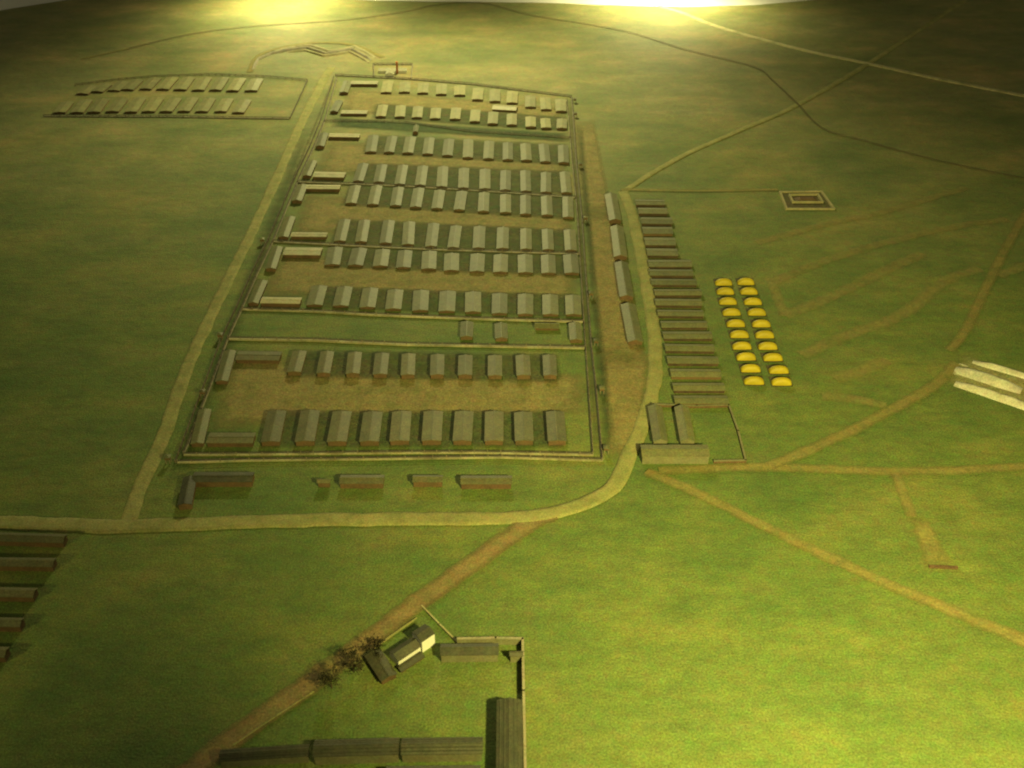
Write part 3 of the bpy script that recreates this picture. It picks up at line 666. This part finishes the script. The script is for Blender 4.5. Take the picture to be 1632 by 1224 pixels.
# ------------------------------------------------------------------ small bare trees along the brown track
def tree(px, h, cr, label):
    p = G(*px); t = thing('tree', (p.x, p.y, 0), random.uniform(0, 6), label, 'tree', 'small trees along the brown track')
    tm = MB()
    def limb(a, b, ra, rb):
        a, b = Vector(a), Vector(b); ax = (b-a).normalized(); x = ax.orthogonal().normalized(); y = ax.cross(x)
        v = []
        for c_, r_ in ((a, ra), (b, rb)):
            for k in range(6):
                g = k*math.pi/3; v.append(c_+(x*math.cos(g)+y*math.sin(g))*r_)
        tm.add(v, [(k, (k+1) % 6, 6+(k+1) % 6, 6+k) for k in range(6)]+[tuple(range(5, -1, -1)), tuple(range(6, 12))])
    limb((0, 0, -0.001), (0.0004, 0, h*0.5), 0.0011, 0.0007)
    tips = []
    for k in range(9):
        g = k*2.4+random.random(); e = Vector((math.cos(g)*cr*random.uniform(.35, 1.15), math.sin(g)*cr*random.uniform(.35, 1.15), h*random.uniform(0.4, 1.0)))
        limb((0.0003, 0, h*random.uniform(0.3, 0.5)), e, 0.0005, 0.0002); tips.append(e)
    tm.build('trunk', 'bark', t)
    lm = MB()
    for k in range(640):
        e = random.choice(tips)*random.uniform(0.75, 1.08)
        c_ = e+Vector((random.gauss(0, 1), random.gauss(0, 1), random.gauss(0, 0.8)))*cr*random.choice((0.12, 0.2, 0.34))
        x = Vector((random.gauss(0, 1), random.gauss(0, 1), random.gauss(0, 1))).normalized(); y = x.orthogonal().normalized()
        q = random.uniform(0.0007, 0.0015)
        lm.add([c_-x*q, c_+y*q*0.7, c_+x*q, c_-y*q*0.7], [(0, 1, 2, 3)])
    o = lm.build('crown', 'leaf', t); o['kind'] = 'stuff'
tree((597, 1043), 0.028, 0.0125, 'dark scrubby tree nearest the white-walled house')
tree((563, 1070), 0.030, 0.0135, 'reddish dark scrubby tree, middle one of three by the brown track')
tree((529, 1096), 0.028, 0.0125, 'dark scrubby tree at the lower left of three by the brown track')

# ------------------------------------------------------------------ earthworks and the square mound
def straight_line(pts, step=0.006):
    out = []
    for a, b in zip(pts, pts[1:]):
        k = max(2, int((b-a).length/step)); out += [(a+(b-a)*(q/k)).xy for q in range(k)]
    return out+[pts[-1].xy]
def bank(parent, o, pts, wd, h, m, nm='bank', seed=0, sharp=False):
    line = (straight_line if sharp else smooth_line)([G(*p) for p in pts], 0.006); nn = normals(line)
    prof = [(-1, -0.001/h), (-0.7, 0.35), (-0.25, 0.92), (0.1, 1.0), (0.4, 0.8), (0.75, 0.3), (1, -0.001/h)]
    K = len(prof); vs, fs = [], []
    for i, (p, n) in enumerate(zip(line, nn)):
        e = min(1, 0.25+i/5, 0.25+(len(line)-1-i)/5)
        for s_, z in prof:
            k = 1+0.10*noise.noise(Vector((p.x*60, p.y*60, seed+s_*2)))
            q = p+n*wd/2*s_*k; vs.append((q.x-o.x, q.y-o.y, z*h*(e if z > 0 else 1)*(1+0.25*noise.noise(Vector((p.x*45, p.y*45, 9+seed+s_))))))
    for i in range(len(line)-1):
        for k in range(K-1): fs.append((i*K+k, i*K+k+1, (i+1)*K+k+1, (i+1)*K+k))
    return obj(nm, vs, fs, m, parent, smooth=True)
o = G(1575, 610); t = thing('earthwork', (o.x, o.y, 0), 0, 'pale whitish banked earthwork at the right picture edge', 'earthwork')
bank(t, o, [(1550,577),(1591,589),(1632,601),(1700,621)], 0.017, 0.008, 'plaster', seed=1)
bank(t, o, [(1522,589),(1557,600.5),(1592,612),(1628,624)], 0.030, 0.011, 'plaster', seed=2)
bank(t, o, [(1522,611),(1558,623),(1595,635.5),(1632,648),(1700,671)], 0.020, 0.008, 'plaster', seed=3)
bank(t, o, [(1528,580),(1545,586)], 0.007, 0.004, 'plaster', seed=4)
o = G(500, 90); t = thing('zigzag_earthwork', (o.x, o.y, 0), 0, 'zigzag ridged earthwork behind the camp near the left road', 'earthwork')
ZZ = [(402,112),(411,96),(432,86),(462,80),(490,77),(519,86),(541,83),(560,79),(578,88),(592,96)]
bank(t, o, ZZ, 0.011, 0.006, 'grey_bank', seed=5, sharp=True)
bank(t, o, [(x-4, y+4.0) for x, y in ZZ[3:]], 0.009, 0.0055, 'bank', seed=6, sharp=True)
bank(t, o, [(x+6, y-4.0) for x, y in ZZ[2:]], 0.014, 0.005, 'bank', seed=7, sharp=True)
def frame(parent, o, pts, th, h, m, nm):
    P = [G(*p)-o for p in pts]; c = sum(P, Vector())/4
    mb_ = MB(); n = len(P)
    inn = [p+(c-p)*(th/(c-p).length) for p in P]
    vs = [(*p.xy, -0.001) for p in P]+[(*p.xy, h) for p in P]+[(*p.xy, -0.001) for p in inn]+[(*p.xy, h) for p in inn]
    fs = []
    for i in range(n):
        j = (i+1) % n
        fs += [(i, j, n+j, n+i), (2*n+j, 2*n+i, 3*n+i, 3*n+j), (n+i, n+j, 3*n+j, 3*n+i)]
    return obj(nm, vs, fs, m, parent)
o = G(1286, 320); o.z = 0; t = thing('square_mound', (o.x, o.y, 0), 0, 'square walled enclosure with a smaller square inside on the right meadow', 'enclosure')
frame(t, o, [(1241,307),(1310,306),(1331,335),(1252,335)], 0.0060, 0.004, 'bank', 'outer_wall')
frame(t, o, [(1256,312.5),(1304,312),(1312,325),(1262,325)], 0.0045, 0.006, 'bank', 'inner_wall')
q = [G(*p)-o for p in [(1246,308.5),(1308,307.5),(1325,333),(1255,333)]]
obj('ditch', [(*p.xy, 0.0012) for p in q], [(0,1,2,3)], 'dark_strip_solid', t)
q = [G(*p)-o for p in [(1262,315),(1301,314.5),(1306,321.5),(1266,322)]]
obj('core', [(*p.xy, -0.001) for p in q]+[(*(p*0.55).xy, 0.006) for p in q], [(0,1,5,4),(1,2,6,5),(2,3,7,6),(3,0,4,7),(4,5,6,7)], 'wall', t)
# small dark bar lying at the end of the bare pad
P = G(1480, 904); Q = G(1526, 906)
mb = MB(); d = (Q-P); u = d.normalized(); n_ = Vector((-u.y, u.x, 0))*0.0018; P0 = P
t = thing('pad_rail', (P.x, P.y, 0), 0, 'thin dark bar lying at the near end of the bare pad', 'bar')
c = [-n_, d-n_, d+n_, n_]
mb.add([(*k.xy, -0.001) for k in c]+[(*k.xy, 0.003) for k in c], [(0,3,2,1),(4,5,6,7),(0,1,5,4),(1,2,6,5),(2,3,7,6),(3,0,4,7)])
mb.build('bar', 'wall', t)
